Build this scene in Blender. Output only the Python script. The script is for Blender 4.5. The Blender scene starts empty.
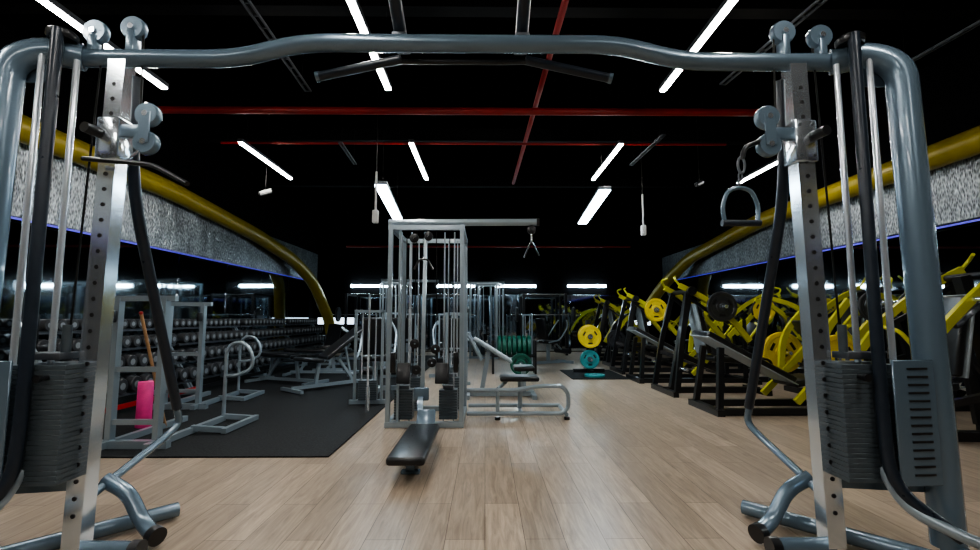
import bpy, bmesh, math, random
from mathutils import Vector, Matrix, Euler
random.seed(4)
COL=bpy.context.scene.collection
# ------------------------------------------------------------ materials
def mat(name,col,metal=0.0,rough=0.5,var=0.15,nscale=18,bump=0.0,coat=0.0,spec=.5,rv=.06):
    m=bpy.data.materials.new(name); m.use_nodes=True
    nt=m.node_tree; b=nt.nodes['Principled BSDF']
    b.inputs['Metallic'].default_value=metal
    b.inputs['Specular IOR Level'].default_value=spec
    tc=nt.nodes.new('ShaderNodeTexCoord'); n=nt.nodes.new('ShaderNodeTexNoise')
    n.inputs['Scale'].default_value=nscale; n.inputs['Detail'].default_value=4
    nt.links.new(tc.outputs['Object'],n.inputs['Vector'])
    r=nt.nodes.new('ShaderNodeValToRGB')
    r.color_ramp.elements[0].position=.3; r.color_ramp.elements[1].position=.7
    r.color_ramp.elements[0].color=(*[c*(1-var) for c in col],1)
    r.color_ramp.elements[1].color=(*[min(1,c*(1+var)) for c in col],1)
    nt.links.new(n.outputs['Fac'],r.inputs['Fac']); nt.links.new(r.outputs['Color'],b.inputs['Base Color'])
    mr=nt.nodes.new('ShaderNodeMapRange'); mr.inputs['To Min'].default_value=max(0,rough-rv); mr.inputs['To Max'].default_value=min(1,rough+rv)
    nt.links.new(n.outputs['Fac'],mr.inputs['Value']); nt.links.new(mr.outputs['Result'],b.inputs['Roughness'])
    if coat: b.inputs['Coat Weight'].default_value=coat
    if bump:
        bp=nt.nodes.new('ShaderNodeBump'); bp.inputs['Strength'].default_value=bump; bp.inputs['Distance'].default_value=.01
        nt.links.new(n.outputs['Fac'],bp.inputs['Height']); nt.links.new(bp.outputs['Normal'],b.inputs['Normal'])
    return m
def emis(name,col,s):
    m=bpy.data.materials.new(name); m.use_nodes=True
    b=m.node_tree.nodes['Principled BSDF']; b.inputs['Base Color'].default_value=(*col,1)
    b.inputs['Emission Color'].default_value=(*col,1); b.inputs['Emission Strength'].default_value=s
    return m
BLUEGREY=mat('blue_grey_paint',(.14,.20,.255),.4,.26,.04,3,coat=.4,rv=.02)
SILVER=mat('silver_paint',(.33,.40,.45),.55,.30,.05,4,coat=.2,rv=.02)
CHROME=mat('chrome',(.80,.88,.95),.9,.15,.02,2,rv=.015)
ROD=mat('polished_rod',(.85,.92,1.0),.7,.15,.02,3,rv=.02)
HOLE=mat('dark_hole',(.004,.004,.005),0,.6)
NAVY=mat('dark_foam',(.018,.026,.038),.1,.30,.1)
BLACK=mat('black_paint',(.013,.014,.016),.2,.34,.1,coat=.2)
RUBBER=mat('black_rubber',(.03,.032,.036),0,.34,.2,60)
STACK=mat('stack_iron',(.075,.095,.11),.3,.40,.1,30)
PAD=mat('black_vinyl',(.012,.013,.015),0,.30,.15,40,bump=.05)
GPAD=mat('grey_vinyl',(.28,.33,.36),0,.45,.1,30)
YEL=mat('lime_yellow_paint',(.47,.46,.025),.1,.33,.06,6,coat=.3)
PIPEY=mat('yellow_duct_paint',(.27,.21,.008),.1,.4,.12,4)
YPL=mat('yellow_rubber',(.60,.46,.02),0,.42,.08)
GREEN=mat('green_rubber',(.004,.075,.05),0,.42,.1)
TEAL=mat('teal_rubber',(.03,.22,.23),0,.45,.1)
RED=mat('red_paint',(.36,.012,.01),.1,.4,.1)
REDP=mat('red_pipe_paint',(.19,.006,.005),.05,.45,.15,5)
PINK=mat('pink_foam',(.75,.05,.25),0,.6,.1)
WOODB=mat('tan_wood',(.42,.24,.12),0,.5,.2)
WALLM=mat('black_wall_paint',(.0025,.0025,.003),0,.85,.3,3,spec=.08)
CEILM=mat('black_ceiling_paint',(.001,.001,.0013),0,.95,.3,3,spec=0)
DUCTB=mat('black_beam_paint',(.004,.0042,.005),.1,.6,.2,3,spec=.2)
METALD=mat('dull_metal',(.10,.11,.125),.6,.45,.1)
BADGE=mat('steel_badge',(.26,.28,.30),.4,.35,.1)
CABLE=mat('black_cable',(.006,.006,.006),0,.5,spec=.2)
WHITE=mat('white_plastic',(.4,.4,.4),0,.5,.05)
LEDW=emis('led_warm_white',(1,.96,.90),122)
LEDC=emis('led_cool_white',(.68,.87,1),46)
LEDF=emis('led_far_white',(.70,.90,1),48)
LEDB=emis('led_violet',(.16,.13,1),.22)
WIN=emis('daylight_glass',(.7,.85,1),3)
MIR=mat('mirror_glass',(.54,.60,.64),1,.03,.03,.7)
MIRF=mat('smoked_mirror_glass',(.55,.61,.66),1,.04,.03,.7)
def band_mat():
    m=bpy.data.materials.new('crinkled_silver'); m.use_nodes=True; nt=m.node_tree; b=nt.nodes['Principled BSDF']
    tc=nt.nodes.new('ShaderNodeTexCoord'); mp=nt.nodes.new('ShaderNodeMapping'); mp.inputs['Scale'].default_value=(1,1,.3)
    nt.links.new(tc.outputs['Object'],mp.inputs['Vector'])
    v=nt.nodes.new('ShaderNodeTexVoronoi'); v.inputs['Scale'].default_value=60
    n=nt.nodes.new('ShaderNodeTexNoise'); n.inputs['Scale'].default_value=4; n.inputs['Detail'].default_value=8; n.inputs['Roughness'].default_value=.75
    nt.links.new(mp.outputs['Vector'],v.inputs['Vector']); nt.links.new(mp.outputs['Vector'],n.inputs['Vector'])
    mx=nt.nodes.new('ShaderNodeMath'); mx.operation='MULTIPLY'
    nt.links.new(v.outputs['Distance'],mx.inputs[0]); nt.links.new(n.outputs['Fac'],mx.inputs[1])
    r=nt.nodes.new('ShaderNodeValToRGB'); r.color_ramp.elements[0].position=.06; r.color_ramp.elements[1].position=.48
    r.color_ramp.elements[0].color=(.04,.045,.05,1); r.color_ramp.elements[1].color=(.62,.68,.72,1)
    nt.links.new(mx.outputs[0],r.inputs['Fac']); nt.links.new(r.outputs['Color'],b.inputs['Base Color'])
    b.inputs['Metallic'].default_value=.7; b.inputs['Roughness'].default_value=.28
    bp=nt.nodes.new('ShaderNodeBump'); bp.inputs['Strength'].default_value=.9; bp.inputs['Distance'].default_value=.025
    nt.links.new(mx.outputs[0],bp.inputs['Height']); nt.links.new(bp.outputs['Normal'],b.inputs['Normal'])
    return m
BAND=band_mat()
def floor_mat():
    m=bpy.data.materials.new('wood_plank_floor'); m.use_nodes=True; nt=m.node_tree; b=nt.nodes['Principled BSDF']
    L=nt.links.new
    tc=nt.nodes.new('ShaderNodeTexCoord'); mp=nt.nodes.new('ShaderNodeMapping'); mp.inputs['Rotation'].default_value=(0,0,math.pi/2)
    L(tc.outputs['Object'],mp.inputs['Vector'])
    br=nt.nodes.new('ShaderNodeTexBrick'); br.inputs['Scale'].default_value=1
    br.inputs['Brick Width'].default_value=1.15; br.inputs['Row Height'].default_value=.19; br.inputs['Mortar Size'].default_value=.0018
    br.inputs['Color1'].default_value=(.41,.33,.25,1); br.inputs['Color2'].default_value=(.295,.237,.18,1); br.inputs['Mortar'].default_value=(.10,.08,.06,1)
    br.inputs['Bias'].default_value=-.05; br.offset=.37
    L(mp.outputs['Vector'],br.inputs['Vector'])
    mg=nt.nodes.new('ShaderNodeMapping'); mg.inputs['Scale'].default_value=(18,1.5,1); L(tc.outputs['Object'],mg.inputs['Vector'])
    n=nt.nodes.new('ShaderNodeTexNoise'); n.inputs['Scale'].default_value=1.6; n.inputs['Detail'].default_value=9; n.inputs['Roughness'].default_value=.66; n.inputs['Distortion'].default_value=1.4
    L(mg.outputs['Vector'],n.inputs['Vector'])
    r=nt.nodes.new('ShaderNodeValToRGB'); r.color_ramp.elements[0].position=.34; r.color_ramp.elements[1].position=.66
    r.color_ramp.elements[0].color=(.62,.60,.585,1); r.color_ramp.elements[1].color=(1.13,1.12,1.11,1)
    L(n.outputs['Fac'],r.inputs['Fac'])
    mx=nt.nodes.new('ShaderNodeMix'); mx.data_type='RGBA'; mx.blend_type='MULTIPLY'; mx.inputs[0].default_value=1
    L(br.outputs['Color'],mx.inputs[6]); L(r.outputs['Color'],mx.inputs[7]); L(mx.outputs[2],b.inputs['Base Color'])
    mr=nt.nodes.new('ShaderNodeMapRange'); mr.inputs['To Min'].default_value=.26; mr.inputs['To Max'].default_value=.40
    L(n.outputs['Fac'],mr.inputs['Value']); L(mr.outputs['Result'],b.inputs['Roughness'])
    bp=nt.nodes.new('ShaderNodeBump'); bp.inputs['Strength'].default_value=.12; bp.inputs['Distance'].default_value=.004
    L(mx.outputs[2],bp.inputs['Height']); L(bp.outputs['Normal'],b.inputs['Normal'])
    return m
FLOORM=floor_mat()
MATM=mat('speckled_rubber',(.012,.013,.014),0,.7,.8,60,bump=.3,spec=.2)
# ------------------------------------------------------------ builders
def fillet(pts,rad,n=5):
    P=[Vector(p) for p in pts]; out=[P[0]]
    for i in range(1,len(P)-1):
        a,b,c=P[i-1],P[i],P[i+1]; d1=a-b; d2=c-b
        t=min(rad,d1.length*.49,d2.length*.49)
        p1=b+d1.normalized()*t; p2=b+d2.normalized()*t
        for k in range(n+1):
            u=k/n; out.append((1-u)**2*p1+2*u*(1-u)*b+u*u*p2)
    out.append(P[-1])
    r=[out[0]]
    for p in out[1:]:
        if (p-r[-1]).length>1e-4: r.append(p)
    return r
class B:
    def __init__(s): s.bm=bmesh.new()
    def box(s,c,size,rot=(0,0,0),bev=0.0,seg=2):
        M=Matrix.Translation(Vector(c))@Euler(rot).to_matrix().to_4x4()@Matrix.Diagonal((*size,1))
        r=bmesh.ops.create_cube(s.bm,size=1,matrix=M)
        if bev:
            es=list({e for v in r['verts'] for e in v.link_edges})
            bmesh.ops.bevel(s.bm,geom=es,offset=bev,segments=seg,affect='EDGES',profile=.5)
        return s
    def tube(s,pts,r,seg=12,fil=.06,rect=None,closed=False):
        P=fillet(pts,fil) if len(pts)>2 and not closed else [Vector(p) for p in pts]
        N=len(P)
        if rect: prof=[(-rect[0]/2,-rect[1]/2),(rect[0]/2,-rect[1]/2),(rect[0]/2,rect[1]/2),(-rect[0]/2,rect[1]/2)]
        else: prof=[(r*math.cos(2*math.pi*k/seg),r*math.sin(2*math.pi*k/seg)) for k in range(seg)]
        T=[]
        for i in range(N):
            if closed: t=P[(i+1)%N]-P[i-1]
            else: t=P[min(i+1,N-1)]-P[max(i-1,0)]
            T.append(t.normalized())
        ref=Vector((1,0,0)) if abs(T[0].x)<.75 else Vector((0,1,0))
        n=(ref-T[0]*ref.dot(T[0])).normalized(); rings=[]
        for i in range(N):
            n=(n-T[i]*n.dot(T[i])).normalized(); b=T[i].cross(n)
            rings.append([s.bm.verts.new(P[i]+n*u+b*v) for u,v in prof])
        K=len(prof)
        for i in range(N if closed else N-1):
            A=rings[i]; C=rings[(i+1)%N]
            for k in range(K):
                s.bm.faces.new((A[k],A[(k+1)%K],C[(k+1)%K],C[k]))
        if not closed:
            s.bm.faces.new(rings[0][::-1]); s.bm.faces.new(rings[-1])
        return s
    def cyl(s,a,b,r,seg=20,r2=None):
        a=Vector(a); b=Vector(b)
        q=Vector((0,0,1)).rotation_difference(b-a)
        M=Matrix.Translation((a+b)/2)@q.to_matrix().to_4x4()
        bmesh.ops.create_cone(s.bm,cap_ends=True,segments=seg,radius1=r,radius2=r if r2 is None else r2,depth=(b-a).length,matrix=M)
        return s
    def lathe(s,prof,c,axis,seg=32):
        q=Vector((0,0,1)).rotation_difference(Vector(axis)); R=q.to_matrix(); c=Vector(c)
        rings=[]
        for k in range(seg):
            a=2*math.pi*k/seg
            rings.append([s.bm.verts.new(c+R@Vector((r*math.cos(a),r*math.sin(a),h))) for r,h in prof])
        K=len(prof)
        for k in range(seg):
            A=rings[k]; C=rings[(k+1)%seg]
            for j in range(K): s.bm.faces.new((A[j],C[j],C[(j+1)%K],A[(j+1)%K]))
        return s
    def ball(s,c,r,seg=14):
        bmesh.ops.create_uvsphere(s.bm,u_segments=seg,v_segments=seg//2+1,radius=r,matrix=Matrix.Translation(Vector(c))); return s
    def out(s,name,m,parent=None,label=None,kind=None,loc=None,cat=None,group=None,ang=38):
        bmesh.ops.recalc_face_normals(s.bm,faces=s.bm.faces)
        me=bpy.data.meshes.new(name); s.bm.to_mesh(me); s.bm.free()
        me.polygons.foreach_set('use_smooth',[True]*len(me.polygons)); me.set_sharp_from_angle(angle=math.radians(ang))
        me.materials.append(m)
        o=bpy.data.objects.new(name,me); COL.objects.link(o)
        if parent: o.parent=parent
        if label: o['label']=label
        if kind: o['kind']=kind
        if cat: o['category']=cat
        if group: o['group']=group
        if loc: o.location=loc
        return o
def root(name,label,cat,loc=(0,0,0),rz=0,group=None):
    o=bpy.data.objects.new(name,None); o.empty_display_size=.2; COL.objects.link(o)
    o.location=loc; o.rotation_euler=(0,0,rz); o['label']=label; o['category']=cat
    if group: o['group']=group
    return o
def dup(o,loc=None,rot=None,label=None,parent=None,scale=None):
    kids=list(o.children)
    n=o.copy(); COL.objects.link(n)
    if parent: n.parent=parent
    if loc is not None: n.location=loc
    if rot is not None: n.rotation_euler=rot
    if scale: n.scale=(scale,)*3
    if label: n['label']=label
    for c in kids: dup(c,parent=n)
    return n
# ------------------------------------------------------------ room
XL,XR,YB,YF,ZC=-5.35,5.7,-4.0,14.5,4.3
def shell(name,c,size,m): return B().box(c,size).out(name,m,kind='structure')
shell('floor',((XL+XR)/2,(YB+YF)/2,-.05),(XR-XL+.4,YF-YB+.4,.1),FLOORM)
shell('ceiling',((XL+XR)/2,(YB+YF)/2,ZC+.05),(XR-XL+.4,YF-YB+.4,.1),CEILM)
shell('wall_left',(XL-.1,(YB+YF)/2,ZC/2),(.2,YF-YB,ZC),WALLM)
shell('wall_right',(XR+.1,(YB+YF)/2,ZC/2),(.2,YF-YB,ZC),WALLM)
shell('wall_far',((XL+XR)/2,YF+.1,ZC/2),(XR-XL+.4,.2,ZC),WALLM)
shell('wall_near',((XL+XR)/2,YB-.1,ZC/2),(XR-XL+.4,.2,ZC),WALLM)
shell('window_1',(-4.62,YF-.01,.96),(1.2,.02,.2),WIN)
shell('window_2',(4.95,YF-.01,.90),(.5,.02,.14),WIN)
shell('trim_1',(XL+.03,(YB+YF)/2,2.62),(.06,YF-YB,.86),BAND)
shell('trim_2',(XR-.03,(YB+YF)/2,2.58),(.06,YF-YB,.76),BAND)
for i,y in enumerate((4.3,7.7,10.4)):
    shell('trim_%d'%(i+3),((XL+XR)/2,y,ZC-.12),(XR-XL-.02,.16,.22),DUCTB)
def mirrors(x,s,grp):
    first=None; w=1.5; y=-1.0
    while y+w<=YF+.01:
        if first is None:
            first=B().box((0,0,0),(.02,w-.008,2.1),bev=.003,seg=1).out('wall_mirror',MIR,loc=(x+s*.012,y+w/2,1.08),cat='mirror',group=grp,label='tall frameless mirror panel fixed along the gym side wall')
        else: dup(first,loc=(x+s*.012,y+w/2,1.08))
        y+=w
mirrors(XL,1,'mirror panels along the dumbbell wall'); mirrors(XR,-1,'mirror panels behind the yellow machines')
fm=None
for i in range(5):
    x=-3.1+i*1.65
    if fm is None: fm=B().box((0,0,0),(1.64,.02,1.75),bev=.003,seg=1).out('far_wall_mirror',MIRF,loc=(x,YF-.012,.90),cat='mirror',group='smoked mirror panels on the far wall',label='smoked mirror panel fixed to the black far wall')
    else: dup(fm,loc=(x,YF-.012,.90))
for x,s in ((XL,1),(XR,-1)):
    B().box((x+s*.07,5,2.165),(.012,17.5,.022)).out('led_strip',LEDB,cat='light strip',label='thin violet LED strip under the silver wall band')
def duct(pts,lab):
    B().tube(pts,.15,20,fil=.4).out('air_duct',PIPEY,cat='duct',label=lab)
duct([(-5.17,-3.9,3.20),(-5.17,7.4,3.14),(-5.12,10.2,2.90),(-5.0,12.0,2.55),(-4.85,13.0,2.05),(-4.58,13.75,.9),(-4.55,13.8,0.0)],'thick yellow duct running along the mirrored wall then bending down')
duct([(5.5,-3.9,3.10),(5.48,9,2.98),(5.4,12.0,2.62),(5.1,13.2,1.95),(4.75,13.9,1.1),(4.7,14.1,0.0)],'thick yellow duct above the silver band bending to the floor')
B().box((-3.26,8.3,.006),(4.16,9.4,.012),bev=.003,seg=1).out('rubber_floor_mat',MATM,cat='mat',label='large black speckled rubber mat under the free weights')
# ------------------------------------------------------------ ceiling lights
def led(x,y0,y1,z,w,m,name,lab,grp,x1=None):
    x1=x if x1 is None else x1
    L=math.hypot(y1-y0,x1-x); rz=-math.atan2(x1-x,y1-y0)
    r=root(name,lab,'ceiling light',((x+x1)/2,(y0+y1)/2,z),rz,grp)
    B().box((0,0,.025),(w+.02,L,.045),bev=.005,seg=1).out('housing',METALD,r)
    B().box((0,0,-.006),(w,L-.02,.018),bev=.004,seg=1).out('diffuser',m,r)
    for s in (-.4,.4): B().cyl((0,s*L,.04),(0,s*L,ZC-z),.002,6).out('hanger_wire',CABLE,r)
    return r
for x in (-3.22,-.98,1.80):
    for y in (-3.1,-.1,2.87,5.88):
        led(x,y,y+1.6,3.35,.052,LEDW,'linear_pendant_light','slim linear LED pendant hung under the black ceiling','slim linear LED pendants')
led(4.33,6.5,7.65,3.35,.05,LEDW,'linear_pendant_light','short linear LED pendant over the yellow machines','slim linear LED pendants')
led(-1.35,5.8,7.9,2.76,.15,LEDC,'fluorescent_batten','wide cool-white batten light hung lower over the aisle','wide cool battens',x1=-1.52)
led(1.60,6.0,8.2,2.76,.15,LEDC,'fluorescent_batten','wide cool-white batten light hung lower over the aisle','wide cool battens',x1=1.76)
for x in (-3.6,-.93,.99,3.2):
    r=root('wall_tube_light','cool-white tube light mounted across the black far wall','wall light',(x,YF-.04,2.05),0,'tube lights on the far wall')
    B().box((0,.015,0),(1.25,.05,.07),bev=.006,seg=1).out('housing',METALD,r)
    B().cyl((-.6,-.03,0),(.6,-.03,0),.04,12).out('tube',LEDF,r)
def rp(pts,r,lab):
    o=B().tube(pts,r,12,fil=.1).out('sprinkler_pipe',REDP,cat='pipe',label=lab)
    a=Vector(pts[0]); b=Vector(pts[-1])
    for t in (.05,.35,.65,.95):
        p=a+(b-a)*t; B().cyl((p.x,p.y,p.z),(p.x,p.y,ZC),.003,6).out('hanger_rod',CABLE,o)
rp([(-3.95,5.4,3.56),(3.7,5.4,3.56)],.045,'thick red sprinkler pipe crossing under the ceiling')
rp([(-3.8,6.45,3.56),(3.5,6.45,3.56)],.018,'thin red sprinkler pipe crossing under the ceiling')
rp([(.80,-2,3.72),(.55,8.8,3.68)],.032,'red sprinkler pipe running the length of the ceiling')
rp([(-3.8,12.5,3.0),(4.0,12.5,3.0)],.028,'red pipe crossing near the far wall')
def tray(x0,y0,x1,y1,z,w,lab):
    r=B(); a=Vector((x0,y0,z)); b=Vector((x1,y1,z)); d=(b-a).normalized(); n=Vector((-d.y,d.x,0))*w/2
    for s in (-1,1): r.tube([a+n*s,b+n*s],0,rect=(.016,.02))
    k=int((b-a).length/.16)
    for i in range(k+1):
        p=a+(b-a)*i/max(k,1); r.tube([p-n,p+n],0,rect=(.012,.012))
    o=r.out('cable_tray',METALD,cat='cable tray',label=lab)
    for t in (.1,.9):
        p=a+(b-a)*t; B().cyl(p,(p.x,p.y,ZC),.003,6).out('hanger_rod',CABLE,o)
tray(-1.92,3.05,-2.0,5.0,3.6,.06,'grey perforated cable tray under the black ceiling')
tray(2.75,3.0,2.6,4.8,3.6,.06,'grey perforated cable tray under the black ceiling')
tray(-1.95,6.0,-2.0,6.9,3.4,.04,'short grey cable tray under the black ceiling')
tray(2.3,5.7,2.25,6.9,3.4,.04,'short grey cable tray under the black ceiling')
tray(4.0,2.6,3.9,4.2,3.4,.03,'grey cable tray near the yellow duct')
for (x,y,z0) in ((-1.36,5.62,2.25),(2.45,7.0,2.35)):
    r=root('hanging_power_post','cable drop with pale socket box hanging from ceiling','power drop',(x,y,z0),0)
    B().cyl((0,0,.55),(0,0,ZC-z0),.006,8).out('cord',CABLE,r)
    B().cyl((0,0,.1),(0,0,.62),.013,8).out('conduit',WHITE,r)
    B().box((0,0,.05),(.07,.07,.16),bev=.01).out('socket_box',WHITE,r)
for (x,y,z,lab) in ((-3.45,7.1,3.0,'small white security camera hung from ceiling'),(3.3,6.9,3.1,'small dark camera hung from ceiling')):
    r=root('security_camera',lab,'camera',(x,y,z),.6)
    B().cyl((0,0,.03),(0,0,ZC-z),.006,8).out('mount_rod',CABLE,r)
    B().cyl((-.08,0,-.02),(.08,0,.05),.035,14).out('camera_body',WHITE if x<0 else METALD,r)
    B().cyl((-.095,0,-.026),(-.08,0,-.02),.028,14).out('lens',HOLE,r)
# ------------------------------------------------------------ weight plates
def plate(name,R,t,m,label,cat='weight plate',group=None):
    h=t/2
    p=[(.026,-h),(.075,-h),(.085,-h*.5),(R-.05,-h*.5),(R-.04,-h),(R-.006,-h),(R,-h+.006),(R,h-.006),(R-.006,h),(R-.04,h),(R-.05,h*.5),(.085,h*.5),(.075,h),(.026,h)]
    o=B().lathe(p,(0,0,0),(1,0,0),36).out(name,m,cat=cat,label=label,group=group)
    b=B()
    for k in range(3):
        a=k*2*math.pi/3+.5; q=Vector((0,math.cos(a),math.sin(a)))*R*.58
        for s in (-1,1): b.box((s*h*.5,q.y,q.z),(.004,.09*R/.22,.03*R/.22),(a+math.pi/2,0,0))
    b.out('grip_slots',HOLE,o)
    b=B()
    for s in (-1,1): b.lathe([(.027,s*h),(.05,s*h),(.05,s*(h+.003)),(.027,s*(h+.003))],(0,0,0),(1,0,0),24)
    b.out('hub_ring',METALD,o)
    return o
PY=plate('weight_plate',.215,.04,YPL,'yellow rubber weight plate loaded on a machine horn',group='yellow weight plates')
PG=plate('weight_plate',.20,.07,GREEN,'dark green rubber bumper plate standing in a rack',group='green bumper plates')
PT=plate('weight_plate',.18,.04,TEAL,'small teal rubber weight plate',group='teal weight plates')
PB=plate('weight_plate',.20,.04,RUBBER,'black rubber weight plate loaded on a machine horn',group='black weight plates')
used={}
def put(kind,loc,rot=(0,0,0),label=None,scale=None):
    P={'Y':PY,'G':PG,'T':PT,'B':PB}[kind]
    if kind not in used:
        used[kind]=True; P.location=loc; P.rotation_euler=rot
        if label: P['label']=label
        return P
    return dup(P,loc,rot,label,scale=scale)
# ------------------------------------------------------------ cable crossover
CC=root('cable_crossover_machine','large blue-grey cable crossover with chrome uprights and pull-up bar','gym machine',(-.12,0,0))
Yc=2.12
B().tube([(-1.93,Yc,2.29),(-1.075,Yc,2.29),(-.77,Yc,2.375),(.77,Yc,2.375),(1.075,Yc,2.29),(1.93,Yc,2.29)],.042,20,fil=.14).out('crossbar',BLUEGREY,CC,label='arched blue-grey top crossbar')
pb=B().tube([(-.34,2.30,2.39),(-.22,2.29,2.38),(.22,2.29,2.38),(.36,2.30,2.39)],.013,12,fil=.08).out('pull_up_bar',BLACK,CC)
B().tube([(-.75,2.32,2.315),(-.32,2.30,2.40)],.024,14).out('grip',NAVY,pb)
B().tube([(.33,2.30,2.40),(.77,2.32,2.315)],.024,14).out('grip',NAVY,pb)
B().cyl((-.77,2.32,2.311),(-.75,2.32,2.315),.028,16).out('grip_collar',BLUEGREY,pb)
B().cyl((.77,2.32,2.315),(.79,2.32,2.311),.028,16).out('grip_collar',BLUEGREY,pb)
for s in (-.30,.30):
    B().tube([(s,2.22,2.42),(s,1.98,2.535)],.032,16).out('grip',NAVY,pb)
    B().cyl((s,2.23,2.415),(s,2.205,2.427),.040,18).out('grip_collar',BLUEGREY,pb)
    B().box((s,2.19,2.42),(.07,.16,.03),bev=.008).out('clamp',METALD,pb)
for s in (-1,1):
    def p(x,y,z): return (s*x,y,z)
    u=B().tube([p(1.655,2.12,.05),p(1.62,2.12,2.28)],0,rect=(.08,.07)).out('upright',CHROME,CC,label='chrome square upright with adjustment holes')
    b=B()
    for i in range(28):
        z=.2+i*.072; x=1.655-.035*(z-.05)/2.23
        b.cyl(p(x,2.0825,z),p(x,2.088,z),.0095,14)
    b.out('adjustment_holes',HOLE,u)
    B().tube([p(1.80,2.12,2.29),p(1.93,2.05,2.29),p(2.03,2.0,2.20),p(2.035,2.0,1.9),p(2.06,2.0,.1)],.061,20,fil=.13).out('outer_frame',BLUEGREY,CC)
    B().lathe([(0.001,0),(.055,0),(.06,.01),(.06,.03),(.045,.045),(.001,.05)],p(1.84,2.04,2.33),(0,0,1),28).out('end_cap',BLACK,CC)
    B().box(p(1.95,2.06,2.20),(.14,.014,.13),bev=.004).out('gusset',BLUEGREY,CC)
    B().tube([p(1.825,2.0,2.36),p(1.785,1.955,.62),p(1.785,1.94,.36),p(1.96,1.84,.20)],.024,16,fil=.12).out('foam_post',NAVY,CC)
    for (x,y) in ((1.79,2.07),(1.905,2.02)):
        B().cyl(p(x,y,.36),p(x,y,2.25),.0135,14).out('guide_rod',ROD,CC)
    ws=B()
    for i in range(24):
        ws.box(p(1.772,2.08,.37+i*.0205),(.245,.19,.0188),bev=.0015,seg=1)
    w=ws.out('weight_stack',STACK,CC,label='dark iron plates of the weight stack')
    B().box(p(1.79,2.07,.885),(.16,.1,.03),bev=.004).out('top_plate',METALD,w)
    B().cyl(p(1.72,2.06,.9),p(1.72,2.06,1.02),.018,14).out('selector_stem',STACK,w)
    b=B(); b.cyl(p(1.72,1.95,.80),p(1.72,1.985,.80),.010,12); b.cyl(p(1.72,1.935,.80),p(1.72,1.95,.80),.016,12); b.out('selector_pin',BLACK,w)
    sh=B().box(p(1.908,1.935,.62),(.185,.01,.51),rot=(0,0,s*.06),bev=.003,seg=1).out('stack_shroud',BLUEGREY,CC,label='blue-grey slotted shroud plate')
    b=B()
    for i in range(14): b.box(p(1.922,1.9285,.41+i*.033),(.09,.003,.008),rot=(0,0,s*.06))
    b.out('slots',HOLE,sh)
    B().box(p(1.85,2.04,1.0),(.035,.02,.13),bev=.004).out('sign_plate',BLACK,CC)
    B().tube([p(1.65,2.12,.33),p(2.05,2.05,.33)],0,rect=(.05,.05)).out('lower_rail',BLUEGREY,CC)
    B().tube([p(1.80,2.0,.42),p(1.82,1.92,.28),p(1.98,1.78,.20),p(2.3,1.68,.17)],.022,14,fil=.08).out('base_tube',SILVER,CC)
    B().tube([p(1.5,2.55,.045),p(2.05,1.95,.045)],.036,16).out('base_tube',BLUEGREY,CC)
    B().tube([p(2.06,2.0,.08),p(2.1,1.55,.05)],.045,16).out('base_tube',BLUEGREY,CC)
    B().tube([p(1.585,2.17,2.22),p(1.60,2.20,1.7),p(1.70,2.80,.52)],.026,16,fil=.3).out('brace',NAVY,CC,label='dark foam covered diagonal brace')
    B().tube([p(1.70,2.79,.53),p(1.71,2.85,.42),p(1.72,2.75,.37),p(1.68,2.2,.24)],.020,16,fil=.08).out('brace_foot',BLUEGREY,CC)
    f=B().tube([p(1.70,2.30,.28),p(1.59,2.31,.22),p(1.49,2.28,.09),p(1.41,2.24,.055)],.034,18,fil=.12).out('foot',BLUEGREY,CC)
    B().cyl(p(1.415,2.243,.056),p(1.38,2.228,.05),.042,20).out('foot_cap',BLACK,f)
    f=B().tube([p(1.66,2.13,.044),p(1.46,2.13,.044),p(1.41,2.12,.044)],.034,18).out('foot',BLUEGREY,CC)
    B().cyl(p(1.415,2.12,.044),p(1.375,2.12,.044),.042,20).out('foot_cap',BLACK,f)
    for (x,z) in ((1.575,2.44),(1.755,2.42)):
        q=B().lathe([(.01,-.02),(.053,-.02),(.058,-.012),(.058,.012),(.053,.02),(.01,.02)],p(x,2.12,z),(0,1,0),28).out('pulley',BLUEGREY,CC)
        B().cyl(p(x,2.09,z),p(x,2.098,z),.014,10).out('axle_bolt',CHROME,q)
        B().box(p(x,2.12,z-.075),(.035,.06,.11),bev=.005).out('pulley_bracket',BLUEGREY,CC)
    zc=1.88
    ca=B().box(p(1.626,2.12,zc),(.105,.10,.20),bev=.008).out('carriage',CHROME,CC,label='chrome sliding pulley carriage')
    B().cyl(p(1.66,2.07,zc+.02),p(1.67,2.0,zc+.02),.024,16).out('knob',BLACK,ca)
    for dz in (-.075,.075):
        for dx in (-.03,.03): B().cyl(p(1.626+dx,2.066,zc+dz),p(1.626+dx,2.071,zc+dz),.008,8).out('bolt',METALD,ca)
    B().box(p(1.52,2.10,zc+.04),(.12,.03,.06),bev=.006).out('swivel_arm',BLUEGREY,ca)
    for dz in (.115,-.02):
        q=B().lathe([(.008,-.022),(.05,-.022),(.056,-.014),(.056,.014),(.05,.022),(.008,.022)],p(1.455,2.09,zc+dz),(0,1,0),28).out('pulley',BLUEGREY,ca)
        B().cyl(p(1.455,2.06,zc+dz),p(1.455,2.068,zc+dz),.014,10).out('axle_bolt',CHROME,q)
    B().box(p(1.455,2.065,zc+.048),(.055,.006,.15),bev=.003,seg=1).out('pulley_cheek',BLUEGREY,ca)
    B().tube([p(1.53,2.12,2.42),p(1.51,2.11,zc+.13),p(1.51,2.11,zc)],.005,6).out('cable',CABLE,CC)
    B().tube([p(1.72,2.12,2.36),p(1.72,2.07,.9)],.005,6).out('cable',CABLE,CC)
H=root('pulley_stirrup','grey stirrup attachment clipped below the crossover pulley','cable attachment',(1.17,2.06,1.56))
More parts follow.
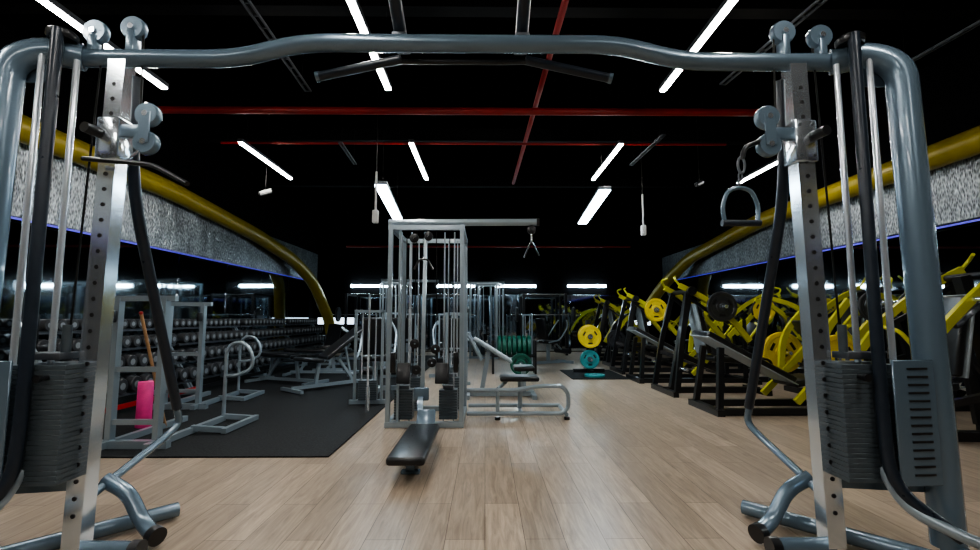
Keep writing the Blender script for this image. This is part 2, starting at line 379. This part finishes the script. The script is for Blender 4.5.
B().tube([(-.075,0,-.075),(-.085,0,.0),(-.055,0,.075),(0,0,.09),(.055,0,.075),(.085,0,.0),(.075,0,-.075)],.010,10,fil=.04).out('stirrup',BLUEGREY,H)
B().tube([(-.088,0,-.078),(.088,0,-.078)],.015,14).out('hand_roll',NAVY,H)
b=B()
for i in range(2):
    cx=.008*i; cz=.108+.032*i
    b.tube([(cx+.010*math.cos(a)*(1 if i%2 else .3),.010*math.cos(a)*(0.3 if i%2 else 1),cz+.020*math.sin(a)) for a in [k*math.pi/5 for k in range(10)]],.0045,6,closed=True)
b.out('chain',METALD,H)
B().tube([(.015+.016*math.cos(a),0,.195+.038*math.sin(a)) for a in [k*math.pi/7 for k in range(14)]],.006,8,closed=True).out('carabiner',METALD,H)
B().tube([(.02,0,.225),(.035,0,.28),(.115,.02,.315)],.012,10,fil=.03).out('cable_stopper',BLACK,H)
H=root('straight_cable_bar','black straight cable bar clipped to the pulley carriage','cable attachment',(-1.58,2.0,1.72))
B().tube([(-.22,.02,.04),(.12,-.02,.0),(.33,-.1,-.11)],.011,12,fil=.05).out('bar',BLACK,H)
B().tube([(.0,-.01,.02),(.0,.05,.09)],.006,8).out('clip',CHROME,H)
# ------------------------------------------------------------ central cable tower
T=root('cable_tower','silver multi-station cable tower with weight stacks and overhead beam','gym machine',(-.585,4.55,0))
for x in (-.355,.355):
    for y in (0,.8):
        B().tube([(x,y,.0),(x,y,1.98)],0,rect=(.042,.045)).out('post',SILVER,T)
B().tube([(-.27,.05,.03),(-.27,.05,1.93)],0,rect=(.022,.03)).out('inner_post',SILVER,T)
for y in (0,.8):
    B().tube([(-.38,y,1.95),(.38,y,1.95)],0,rect=(.045,.045)).out('top_rail',SILVER,T)
    B().tube([(-.38,y,.03),(.38,y,.03)],0,rect=(.06,.05)).out('base_rail',SILVER,T)
for x in (-.355,.355):
    B().tube([(x,.03,.03),(x,.78,.03)],0,rect=(.042,.05)).out('base_rail',SILVER,T)
    B().tube([(x,.03,1.95),(x,.78,1.95)],0,rect=(.042,.045)).out('top_rail',SILVER,T)
B().tube([(-.40,.1,2.02),(1.12,.1,2.03)],.036,16).out('overhead_beam',SILVER,T)
B().cyl((1.11,.1,2.03),(1.14,.1,2.03),.04,16).out('beam_cap',BLACK,T)
for y0,n in ((.14,11),(.66,13)):
    for x in (-.22,.22):
        ws=B()
        for i in range(n): ws.box((x,y0,.07+i*.026),(.18,.13,.023),bev=.002,seg=1)
        w=ws.out('weight_stack',STACK,T)
        B().box((x,y0,.08+n*.026),(.1,.08,.03)).out('top_plate',METALD,w)
        for dx in (-.05,.05): B().cyl((x+dx,y0,.03),(x+dx,y0,1.93),.008,10).out('guide_rod',ROD,T)
        if y0<.5: B().cyl((x,y0,.4),(x,y0,1.9),.005,6).out('cable',CABLE,T)
for x in (-.12,.12):
    B().cyl((x,.0,.5),(x*.8,.0,1.92),.005,6).out('cable',CABLE,T)
B().tube([(-.02,0,.35),(-.02,0,1.0),(-.02,.1,1.92)],0,rect=(.036,.04)).out('centre_column',SILVER,T)
for (x,z) in ((.02,1.86),(-.12,1.84),(.07,.62),(-.08,.55),(1.06,1.95),(.1,.75),(-.1,.8)):
    B().lathe([(.008,-.014),(.04,-.014),(.046,-.01),(.046,.01),(.04,.014),(.008,.014)],(x,-.02 if x<1 else .1,z),(0,1,0),22).out('pulley',BLACK,T)
for x in (-.2,.17):
    B().box((x,-.05,.52),(.13,.03,.2),rot=(-.3,0,0),bev=.01).out('foot_plate',PAD,T)
B().tube([(-.02,-.02,.3),(-.02,-.18,.28),(.0,-.24,.14)],0,rect=(.05,.05)).out('row_arm',BLUEGREY,T)
B().box((-.02,-.08,.33),(.14,.05,.12),bev=.01).out('pivot_cover',BLUEGREY,T)
for x in (-.31,.30): B().box((x,-.01,.62),(.05,.04,.2),bev=.01).out('knob_bracket',BLACK,T)
dup(T,(-2.3,12.0,.012),(0,0,.3),'silver cable tower standing near the far wall')
dup(T,(.15,12.8,0),(0,0,2.9),'silver cable tower standing near the far wall')
H=root('triceps_rope','short black triceps strap hanging from tower beam end','cable attachment',(.47,4.62,1.72))
B().tube([(0,0,.18),(0,0,.10)],.01,8).out('clip',CHROME,H)
B().tube([(-.075,0,-.06),(-.02,0,.07),(0,0,.10),(.02,0,.07),(.075,0,-.04)],.009,8,fil=.03).out('strap',BLACK,H)
H=root('lat_pulldown_bar','small black pulldown bar hanging inside the cable tower','cable attachment',(-.60,4.45,1.62))
B().tube([(0,0,.2),(0,0,.02)],.005,6).out('clip',CHROME,H)
B().tube([(-.09,0,-.1),(-.04,0,.0),(.04,0,.0),(.09,0,-.1)],.01,8,fil=.03).out('bar',BLACK,H)
R=root('low_row_bench','low black padded rowing bench in front of cable tower','bench',(-.505,3.5,0),.0)
B().box((0,-.02,.145),(.25,.96,.055),bev=.022,seg=3).out('seat_pad',PAD,R)
B().tube([(0,-.35,.10),(0,.55,.10)],0,rect=(.05,.05)).out('rail',BLUEGREY,R)
B().tube([(0,-.26,.0),(0,-.26,.11)],0,rect=(.06,.04)).out('leg',BLUEGREY,R)
B().box((0,-.26,.012),(.13,.06,.024),bev=.008).out('foot',BLUEGREY,R)
B().tube([(0,.42,.0),(0,.42,.09)],0,rect=(.06,.04)).out('leg',BLUEGREY,R)
B().box((0,.54,.2),(.16,.02,.14),rot=(-.5,0,0),bev=.008).out('foot_plate',BLUEGREY,R)
R=root('seated_cable_station','silver low tube frame with small black seat pad','gym machine',(.03,4.9,0))
B().tube([(-.22,0,.06),(.78,0,.06),(.84,0,.12),(.84,0,.26),(.78,0,.34),(.52,0,.34),(.30,.0,.30),(-.22,0,.30)],.022,12,fil=.07).out('frame',SILVER,R)
for x in (.82,.1): B().tube([(x,-.02,.03),(x,-.02,.0)],.03,12).out('foot',BLACK,R)
B().tube([(.82,0,.05),(.82,.45,.05)],.022,12).out('cross_foot',SILVER,R)
B().tube([(-.22,.45,.06),(.82,.45,.06)],.022,12).out('frame',SILVER,R)
B().tube([(.1,0,.08),(.1,0,.32)],.02,12).out('leg',SILVER,R)
B().tube([(.1,0,.31),(.2,.2,.36)],.02,12).out('leg',SILVER,R)
B().box((.34,.2,.40),(.42,.28,.05),bev=.02,seg=3).out('seat_pad',PAD,R)
B().tube([(.35,.2,.08),(.35,.2,.38)],.025,12).out('seat_post',SILVER,R)
B().tube([(.35,0,.06),(.35,.42,.06)],.02,12).out('cross_foot',SILVER,R)
R=root('preacher_curl_bench','silver preacher curl bench with light grey arm pads','bench',(.10,6.3,0))
B().box((.0,0,.62),(.60,.34,.05),rot=(0,.55,0),bev=.02,seg=3).out('arm_pad',GPAD,R)
B().box((.42,0,.38),(.28,.34,.06),bev=.02,seg=3).out('seat_pad',PAD,R)
B().tube([(.42,0,.37),(.42,0,.05)],0,rect=(.06,.06)).out('seat_post',SILVER,R)
B().tube([(-.35,0,.04),(.56,0,.04)],0,rect=(.06,.06)).out('base',SILVER,R)
for x in (-.33,.54): B().tube([(x,-.28,.03),(x,.28,.03)],0,rect=(.06,.06)).out('cross_foot',SILVER,R)
B().tube([(-.15,0,.05),(-.05,0,.62)],0,rect=(.06,.06)).out('post',SILVER,R)
for y in (-.22,.22): B().tube([(-.15,y,.5),(-.32,y,.82),(-.40,y,.86)],.018,10).out('bar_holder',SILVER,R)
B().tube([(-.32,-.3,.84),(-.32,.3,.84)],.018,10).out('bar_holder',SILVER,R)
# ------------------------------------------------------------ left: racks
RZ=.012
def half_rack(loc,rz,lab):
    R=root('bench_press_rack',lab,'rack',loc,rz,'silver tube racks on the mat')
    for x in (-.19,.19):
        B().tube([(x,0,.03),(x,0,1.2)],0,rect=(.045,.06)).out('upright',SILVER,R)
        B().tube([(x,-.12,.03),(x,.95,.03)],0,rect=(.05,.05)).out('runner',SILVER,R)
        B().box((x,-.07,1.05),(.03,.08,.10),bev=.01).out('bar_hook',BLACK,R)
    B().tube([(-.28,0,1.2),(.28,0,1.2)],0,rect=(.045,.045)).out('top_rail',SILVER,R)
    B().tube([(-.19,0,.62),(.19,0,.62)],0,rect=(.04,.04)).out('cross_rail',SILVER,R)
    B().tube([(-.3,-.02,.03),(.3,-.02,.03)],0,rect=(.06,.06)).out('base_rail',SILVER,R)
    B().tube([(-.19,0,.20),(.19,0,.20)],0,rect=(.04,.04)).out('cross_rail',SILVER,R)
    y=.95
    B().tube([(.19,y,.03),(.19,y,.70),(.25,y,.79),(.38,y,.78),(.46,y,.66),(.46,y,.52),(.30,y,.45),(.19,y,.45)],.018,12,fil=.09).out('side_guard',SILVER,R)
    B().tube([(.19,.45,.05),(.50,.45,.03)],0,rect=(.045,.045)).out('foot',SILVER,R)
    B().tube([(.19,.95,.05),(.50,.95,.03)],0,rect=(.045,.045)).out('foot',SILVER,R)
    B().tube([(.50,.40,.03),(.50,1.0,.03)],0,rect=(.045,.045)).out('foot',SILVER,R)
    return R
R0=half_rack((-2.84,3.85,RZ),0,'silver tube bench press rack with curved side guard')
dup(R0,(-3.5,5.45,RZ),(0,0,.05),'silver tube rack standing near the dumbbell wall')
R=root('foam_roller','bright pink foam roller standing upright beside rack','foam roller',(-3.27,4.55,RZ))
B().lathe([(.03,0),(.06,0),(.065,.008),(.065,.42),(.06,.428),(.03,.428)],(0,0,0.0),(0,0,1),28).out('foam_body',PINK,R)
R=root('wooden_stick','tan wooden exercise stick leaning on silver rack','stick',(-3.02,4.3,RZ))
B().tube([(-.0,.2,.0),(.12,-.38,1.08)],.013,10).out('shaft',WOODB,R)
B().ball((.12,-.38,1.08),.016).out('tip',RED,R)
# ------------------------------------------------------------ dumbbell racks
TIERS=((.30,.20),(.15,.44),(.0,.67),(-.15,.89))
def db_rack(y,lab,rail):
    R=root('dumbbell_rack',lab,'dumbbell rack',(-4.35,y,RZ),0,'dumbbell racks along the mirrors')
    for yy in (-.92,.92):
        B().tube([(.34,yy,.03),(-.22,yy,.98)],0,rect=(.05,.04)).out('end_post',SILVER,R)
        B().tube([(-.32,yy,.03),(.44,yy,.03)],0,rect=(.06,.06)).out('foot',SILVER,R)
        B().tube([(-.25,yy,.03),(-.22,yy,.98)],0,rect=(.05,.04)).out('rear_post',BLACK,R)
    for k,(x,z) in enumerate(TIERS):
        b=B()
        b.box((x+.09,0,z),(.03,1.82,.03)); b.box((x-.09,0,z),(.03,1.82,.025)); b.box((x,0,z-.012),(.16,1.8,.006))
        b.out('shelf',METALD,R)
    B().tube([(.42,-.93,.085),(.42,.93,.085)],0,rect=(.03,.05)).out('base_rail',rail,R)
    return R
ys=[5.5,7.4,9.3,11.2]
rk=db_rack(5.5,'tiered black dumbbell rack with silver feet and red base rail',RED)
rk2=db_rack(7.4,'tiered black dumbbell rack with silver feet along mirrors',BLACK)
for y in ys[2:]: dup(rk2,(-4.35,y,RZ))
def dumbbell(r,L,loc,lab):
    D=root('dumbbell',lab,'dumbbell',loc,0,'black dumbbells on the rack')
    B().cyl((-L*.25,0,0),(L*.25,0,0),.016,8).out('handle',CHROME,D)
    for s in (-1,1):
        h=B().lathe([(.002,-.05),(r*.9,-.05),(r,-.04),(r,.04),(r*.9,.05),(.002,.05)],(s*L*.34,0,0),(1,0,0),16).out('head',RUBBER,D)
        B().cyl((s*(L*.34+.05),0,0),(s*(L*.34+.053),0,0),r*.45,12).out('end_badge',BADGE,h)
    return D
protos={}
for yi,y in enumerate(ys):
    for k,(x,z) in enumerate(TIERS):
        r=(.086,.08,.07,.06)[k]; n=(9,10,11,13)[k]
        for i in range(n):
            yy=y-.82+i*1.64/(n-1)
            loc=(-4.35+x,yy,RZ+z+.016+r)
            if k not in protos: protos[k]=dumbbell(r,.28,loc,'round black rubber dumbbell with metal end badges')
            else: dup(protos[k],loc)
# ------------------------------------------------------------ benches on mat
def bench(loc,rz,ang,lab):
    R=root('adjustable_bench',lab,'weight bench',loc,rz,'adjustable benches on the mat')
    B().tube([(0,-.6,.06),(0,.55,.06)],0,rect=(.045,.045)).out('base',SILVER,R)
    for y in (-.6,.55): B().tube([(-.28,y,.035),(.28,y,.035)],0,rect=(.045,.045)).out('cross_foot',SILVER,R)
    B().tube([(0,-.25,.06),(0,-.2,.38)],0,rect=(.045,.045)).out('post',SILVER,R)
    B().tube([(0,.4,.06),(0,.12,.42)],0,rect=(.04,.04)).out('strut',SILVER,R)
    B().box((0,-.36,.44),(.28,.34,.06),rot=(-.12,0,0),bev=.02,seg=3).out('seat_pad',PAD,R)
    c,s=math.cos(ang),math.sin(ang)
    B().box((0,-.15+.4*c,.44+.4*s),(.28,.78,.06),rot=(ang,0,0),bev=.02,seg=3).out('back_pad',PAD,R)
    B().tube([(0,-.15,.40),(0,-.15+.6*c,.40+.6*s)],0,rect=(.05,.04)).out('back_frame',SILVER,R)
    B().tube([(0,.35,.08),(0,-.15+.45*c,.38+.45*s)],0,rect=(.03,.03)).out('back_strut',SILVER,R)
    return R
b0=bench((-2.3,7.0,RZ),-.7,.6,'silver adjustable bench with inclined black pad on mat')
dup(b0,(-3.2,9.75,RZ),(0,0,.2)); dup(b0,(-3.15,11.3,RZ),(0,0,1.5))
b1=bench((-3.2,7.55,RZ),1.2,.02,'silver bench with flat black pad standing on mat')
dup(b1,(-3.0,8.55,RZ),(0,0,1.55))
def selmachine(loc,rz,lab):
    R=root('selectorised_machine',lab,'gym machine',loc,rz,'silver selectorised machines')
    for x in (-.16,.16):
        B().tube([(x,0,.03),(x,0,1.12)],0,rect=(.032,.032)).out('post',SILVER,R)
        B().cyl((x*.5,.0,.05),(x*.5,.0,1.10),.009,10).out('guide_rod',ROD,R)
    B().tube([(-.18,0,1.12),(.18,0,1.12)],0,rect=(.032,.032)).out('top_rail',SILVER,R)
    B().tube([(-.22,0,.03),(.22,0,.03)],0,rect=(.05,.05)).out('base_rail',SILVER,R)
    ws=B()
    for i in range(9): ws.box((0,0,.07+i*.026),(.22,.13,.023),bev=.002,seg=1)
    ws.out('weight_stack',STACK,R)
    B().tube([(0,.05,.04),(0,1.1,.04)],0,rect=(.06,.06)).out('base',SILVER,R)
    B().tube([(-.28,1.1,.03),(.28,1.1,.03)],0,rect=(.06,.06)).out('cross_foot',SILVER,R)
    B().tube([(0,.6,.05),(0,.6,.45)],0,rect=(.06,.06)).out('seat_post',SILVER,R)
    B().box((0,.65,.5),(.36,.38,.07),bev=.02,seg=3).out('seat_pad',PAD,R)
    B().box((0,.42,.80),(.30,.07,.5),rot=(.25,0,0),bev=.02,seg=3).out('back_pad',PAD,R)
    B().tube([(0,.5,.45),(0,.36,1.02)],0,rect=(.05,.05)).out('back_post',SILVER,R)
    for x in (-.24,.24): B().tube([(x,.42,.5),(x,.75,.55),(x,1.0,.85),(x*.6,1.05,1.0)],.016,10,fil=.1).out('lever_arm',SILVER,R)
    B().cyl((-.24,1.05,.28),(.24,1.05,.28),.06,16).out('roller_pad',PAD,R)
    B().tube([(0,.85,.45),(0,1.05,.28)],.02,10).out('roller_arm',SILVER,R)
    return R
s0=selmachine((-1.42,5.7,RZ),0.1,'silver seated machine with black pads and weight stack')
for (x,y,rz,zz) in ((-1.6,8.2,.3,RZ),(-.45,7.3,.25,0),(-.75,9.2,.1,0),(.95,10.4,-1.0,0),(-1.7,10.2,.2,RZ),(-.6,10.9,.1,0)): dup(s0,(x,y,zz),(0,0,rz))
R=root('olympic_barbell','chrome barbell standing upright near the machines','barbell',(-1.30,5.2,RZ))
B().cyl((0,0,.0),(0,.0,1.3),.013,12).out('shaft',ROD,R)
B().cyl((0,0,.0),(0,.0,.28),.022,14).out('sleeve',CHROME,R)
# ------------------------------------------------------------ yellow plate loaded machines
def press(loc,rz,lab):
    R=root('plate_loaded_press',lab,'gym machine',loc,rz,'yellow and black plate-loaded presses')
    B().tube([(0,-.75,.04),(0,.62,.04)],0,rect=(.09,.08)).out('base',BLACK,R)
    for y,w in ((-.72,.42),(.6,.30)): B().tube([(-w,y,.035),(w,y,.035)],0,rect=(.07,.07)).out('cross_foot',BLACK,R)
    B().tube([(0,-.6,.06),(0,-.32,1.42)],0,rect=(.09,.09)).out('mast',BLACK,R)
    B().tube([(0,.1,.06),(0,.06,.42)],0,rect=(.08,.07)).out('seat_post',BLACK,R)
    B().box((0,.12,.47),(.36,.42,.08),rot=(-.08,0,0),bev=.025,seg=3).out('seat_pad',PAD,R)
    B().box((0,-.17,.90),(.30,.07,.70),rot=(.18,0,0),bev=.025,seg=3).out('back_pad',PAD,R)
    B().box((0,-.225,.90),(.32,.02,.72),rot=(.18,0,0),bev=.006).out('back_shell',GPAD,R)
    B().tube([(-.30,-.42,1.42),(.30,-.42,1.42)],.032,16).out('pivot_yoke',BLACK,R)
    for s in (-1,1):
        B().tube([(s*.40,-.70,.06),(s*.36,-.60,.7),(s*.26,-.44,1.42)],0,rect=(.05,.07),fil=.2).out('side_frame',BLACK,R)
        B().tube([(s*.26,-.56,1.50),(s*.30,-.26,1.34),(s*.36,.08,1.06),(s*.34,.34,.74)],0,rect=(.045,.07),fil=.2).out('lever_arm',YEL,R)
        B().tube([(s*.25,-.46,1.36),(s*.28,-.18,1.14),(s*.35,.06,.98)],0,rect=(.03,.04),fil=.1).out('link_arm',BLACK,R)
        B().tube([(s*.34,.33,.76),(s*.34,.48,.95),(s*.18,.52,.98)],.016,12).out('handle',YEL,R)
        B().tube([(s*.26,-.55,1.50),(s*.24,-.62,1.60),(s*.14,-.56,1.63)],.015,12).out('handle',YEL,R)
        B().cyl((s*.33,-.10,1.20),(s*.62,-.10,1.20),.022,14).out('plate_horn',CHROME,R)
        B().cyl((s*.36,-.42,1.42),(s*.28,-.42,1.42),.06,18).out('pivot_cap',BLACK,R)
        B().cyl((s*.38,-.64,.38),(s*.60,-.64,.38),.02,12).out('storage_horn',CHROME,R)
        B().tube([(s*.36,-.62,.55),(s*.10,.05,.30)],0,rect=(.05,.06)).out('cross_brace',BLACK,R)
    return R
def row(loc,rz,lab):
    R=root('plate_loaded_row',lab,'gym machine',loc,rz,'yellow and black plate-loaded rows')
    B().tube([(0,-.7,.04),(0,.65,.04)],0,rect=(.09,.08)).out('base',BLACK,R)
    for y,w in ((-.68,.36),(.62,.36)): B().tube([(-w,y,.035),(w,y,.035)],0,rect=(.07,.07)).out('cross_foot',BLACK,R)
    B().tube([(0,.6,.06),(0,.48,.85),(0,.2,1.10)],0,rect=(.09,.11),fil=.25).out('main_beam',BLACK,R)
    B().tube([(0,-.1,.06),(0,-.12,.42)],0,rect=(.08,.07)).out('seat_post',BLACK,R)
    B().box((0,-.15,.47),(.34,.40,.08),bev=.025,seg=3).out('seat_pad',PAD,R)
    B().box((0,.14,.86),(.26,.08,.42),rot=(-.1,0,0),bev=.025,seg=3).out('chest_pad',PAD,R)
    B().tube([(0,.20,.86),(0,.46,.80)],0,rect=(.05,.05)).out('chest_arm',BLACK,R)
    B().tube([(-.26,.22,1.12),(.26,.22,1.12)],.03,14).out('pivot_yoke',BLACK,R)
    for s in (-1,1):
        B().tube([(s*.28,.60,.50),(s*.30,.34,.98),(s*.28,-.02,1.26),(s*.24,-.34,1.36)],0,rect=(.045,.07),fil=.25).out('lever_arm',YEL,R)
        B().tube([(s*.24,-.32,1.35),(s*.22,-.42,1.24),(s*.22,-.40,1.10)],.016,12).out('handle',BLACK,R)
        B().cyl((s*.30,.54,.60),(s*.56,.54,.60),.022,14).out('plate_horn',CHROME,R)
        B().tube([(s*.34,.62,.06),(s*.04,.52,.62)],0,rect=(.05,.06)).out('side_brace',BLACK,R)
    return R
def legpress(loc,rz,lab):
    R=root('leg_press_machine',lab,'gym machine',loc,rz,'leg press machines')
    c=math.atan2(.54,1.0)
    B().box((0,.15,.62),(.42,1.1,.07),rot=(c,0,0),bev=.022,seg=3).out('back_pad',PAD,R)
    B().box((0,.15,.58),(.44,1.12,.012),rot=(c,0,0),bev=.004).out('pad_shell',GPAD,R)
    B().box((0,-.48,.34),(.42,.34,.07),rot=(-.15,0,0),bev=.022,seg=3).out('seat_pad',PAD,R)
    for s in (-1,1):
        B().tube([(s*.28,.62,.04),(s*.28,-1.15,.04)],0,rect=(.07,.07)).out('runner',BLACK,R)
        B().tube([(s*.28,.58,.05),(s*.2,.50,.72)],0,rect=(.06,.06)).out('rear_post',BLACK,R)
        B().tube([(s*.30,-.25,.14),(s*.30,-1.12,1.0)],0,rect=(.045,.07)).out('rail',YEL,R)
        B().tube([(s*.30,-1.12,.05),(s*.30,-1.12,1.02)],0,rect=(.05,.06)).out('front_post',BLACK,R)
        B().tube([(s*.32,-.5,.45),(s*.33,-.55,.85),(s*.30,-.9,1.25)],0,rect=(.04,.07),fil=.2).out('side_arm',YEL,R)
        B().cyl((s*.30,-.62,.62),(s*.58,-.62,.62),.024,14).out('plate_horn',CHROME,R)
        B().tube([(s*.33,-.35,.25),(s*.33,-.4,.52),(s*.33,-.28,.56)],.016,10).out('handle',BLACK,R)
    for y in (.60,-1.12): B().tube([(-.36,y,.035),(.36,y,.035)],0,rect=(.08,.07)).out('cross_foot',BLACK,R)
    B().box((0,-.76,.82),(.56,.04,.46),rot=(-.55,0,0),bev=.01).out('foot_platform',BLACK,R)
    return R
def load(loc,rz,pts,sc=None,kind='Y'):
    M=Matrix.Translation(Vector(loc))@Matrix.Rotation(rz,4,'Z')
    for q in pts: put(kind,M@Vector(q),(0,0,rz),scale=sc)
P90=math.pi/2
put('Y',(2.0,8.92,.707),(0,0,P90),'yellow rubber plate hanging on a plate tree')
lp=((3.12,5.35,0),P90); L0=legpress(lp[0],lp[1],'leg press with long inclined black pad and yellow rails')
load(*lp,[(-.46,-.62,.62),(.46,-.62,.62)],sc=1.18)
dup(L0,(3.12,7.85,0),(0,0,P90),'leg press with inclined black pad further along the aisle')
load((3.12,7.85,0),P90,[(-.46,-.62,.62)],kind='B')
HP=(-.5,-.10,1.20); HN=(.5,-.10,1.20)
p0=None
for (x,y,rz,lab,pl,k) in (
  (3.9,4.05,P90-.1,'yellow and black shoulder press beside mirrored wall',[],'Y'),
  (3.25,6.6,-P90,'yellow and black chest press with levers rising to aisle',[HN],'B'),
  (3.3,9.1,-P90,'yellow and black chest press with levers rising to aisle',[HN],'Y'),
  (3.4,11.55,-P90,'yellow and black chest press with levers rising to aisle',[],'Y'),
  (5.0,6.5,P90,'yellow and black shoulder press beside mirrored wall',[HP],'B'),
  (5.0,8.9,P90,'yellow and black shoulder press beside mirrored wall',[HP],'Y'),
  (5.0,11.3,P90,'yellow and black shoulder press beside mirrored wall',[],'Y')):
    if p0 is None: p0=press((x,y,0),rz,lab)
    else: dup(p0,(x,y,0),(0,0,rz),lab)
    load((x,y,0),rz,pl,kind=k)
r0=None
for (x,y,rz,lab,pl) in (
  (5.02,5.3,-P90,'yellow lever plate-loaded row machine near mirrors',[]),
  (3.35,10.35,P90,'yellow lever plate-loaded row machine beside aisle',[(-.43,.54,.60)]),
  (5.02,7.7,-P90,'yellow lever plate-loaded row machine near mirrors',[(.43,.54,.60)]),
  (4.98,10.1,-P90,'yellow lever plate-loaded row machine near mirrors',[]),
  (3.5,12.75,P90,'yellow lever plate-loaded row machine beside aisle',[])):
    if r0 is None: r0=row((x,y,0),rz,lab)
    else: dup(r0,(x,y,0),(0,0,rz),lab)
    load((x,y,0),rz,pl,kind='B')
# ------------------------------------------------------------ plate tree & green rack
R=root('plate_tree','black weight plate tree loaded with yellow and teal plates','plate storage',(2.0,9.0,.012))
B().tube([(0,0,.05),(0,0,1.0)],0,rect=(.07,.07)).out('post',BLACK,R)
B().tube([(-.3,0,.03),(.3,0,.03)],0,rect=(.07,.06)).out('base',BLACK,R)
B().tube([(0,-.3,.03),(0,.3,.03)],0,rect=(.07,.06)).out('base',BLACK,R)
for z in (.68,.25): B().cyl((0,-.03,z),(0,-.30,z),.022,12).out('horn',CHROME,R)
B().box((2.0,8.7,.006),(1.0,1.4,.012),bev=.003,seg=1).out('small_floor_mat',MATM,cat='mat',label='small black rubber mat under the plate tree')
for y in (-.13,-.18): put('Y',(2.0,9.0+y,.695),(0,0,P90),'yellow rubber plate hanging on a plate tree')
for y in (-.08,-.13): put('T',(2.0,9.0+y,.265),(0,0,P90),'small teal plate hanging on a plate tree')
put('T',(1.95,8.3,.032),(0,P90,0),'small teal plate lying on a black mat')
R=root('bumper_plate_rack','black low rack filled with green bumper plates','plate storage',(.55,8.9,0))
for x in (-.40,.40):
    for y in (-.12,.12): B().tube([(x,y,.0),(x,y,.62)],0,rect=(.04,.04)).out('post',BLACK,R)
for y in (-.12,.12): B().tube([(-.40,y,.33),(.40,y,.33)],0,rect=(.04,.04)).out('rail',BLACK,R)
for i in range(7): put('G',(.55-.28+i*.094,8.9,.515),(0,0,0))
put('G',(.66,8.62,.20),(0,0,P90),'dark green bumper plate leaning against a low rack')
def powerrack(loc,rz=0):
    R=root('power_rack','tall black power rack near the far wall','rack',loc,rz,'black power racks')
    for x in (-.6,.6):
        for y in (-.5,.5): B().tube([(x,y,.0),(x,y,1.75)],0,rect=(.07,.07)).out('post',BLACK,R)
        B().tube([(x,-.5,1.73),(x,.5,1.73)],0,rect=(.07,.06)).out('top_rail',BLACK,R)
        B().tube([(x,-.5,.05),(x,.5,.05)],0,rect=(.07,.06)).out('base_rail',BLACK,R)
    B().tube([(-.6,-.5,1.73),(.6,-.5,1.73)],.02,12).out('pull_up_bar',CHROME,R)
    B().tube([(-.6,.5,1.73),(.6,.5,1.73)],0,rect=(.06,.06)).out('top_rail',BLACK,R)
    B().tube([(-1.0,-.56,1.15),(1.0,-.56,1.15)],.014,12).out('barbell_shaft',CHROME,R)
    for s in (-1,1):
        B().lathe([(.02,-.03),(.2,-.03),(.21,-.02),(.21,.02),(.2,.03),(.02,.03)],(s*.8,-.56,1.15),(1,0,0),24).out('barbell_plate',RUBBER,R)
        B().box((s*.6,-.55,1.11),(.05,.06,.05)).out('bar_hook',METALD,R)
    return R
pr=powerrack((-1.3,13.8,0)); dup(pr,(-3.4,13.8,0)); dup(pr,(1.7,13.6,0))
# ------------------------------------------------------------ camera & world
cam=bpy.data.cameras.new('camera'); co=bpy.data.objects.new('camera',cam); COL.objects.link(co)
cam.sensor_width=36; cam.lens=36*460/980; cam.clip_start=.05
co.location=(0,0,1.05); co.rotation_euler=(math.radians(90+5.34),0,math.radians(-.6))
bpy.context.scene.camera=co
w=bpy.data.worlds.new('world'); bpy.context.scene.world=w; w.use_nodes=True
w.node_tree.nodes['Background'].inputs['Color'].default_value=(.01,.012,.015,1)
try:
    bpy.context.scene.view_settings.view_transform='AgX'
    bpy.context.scene.view_settings.look='AgX - Medium High Contrast'
except Exception as e: print(e)
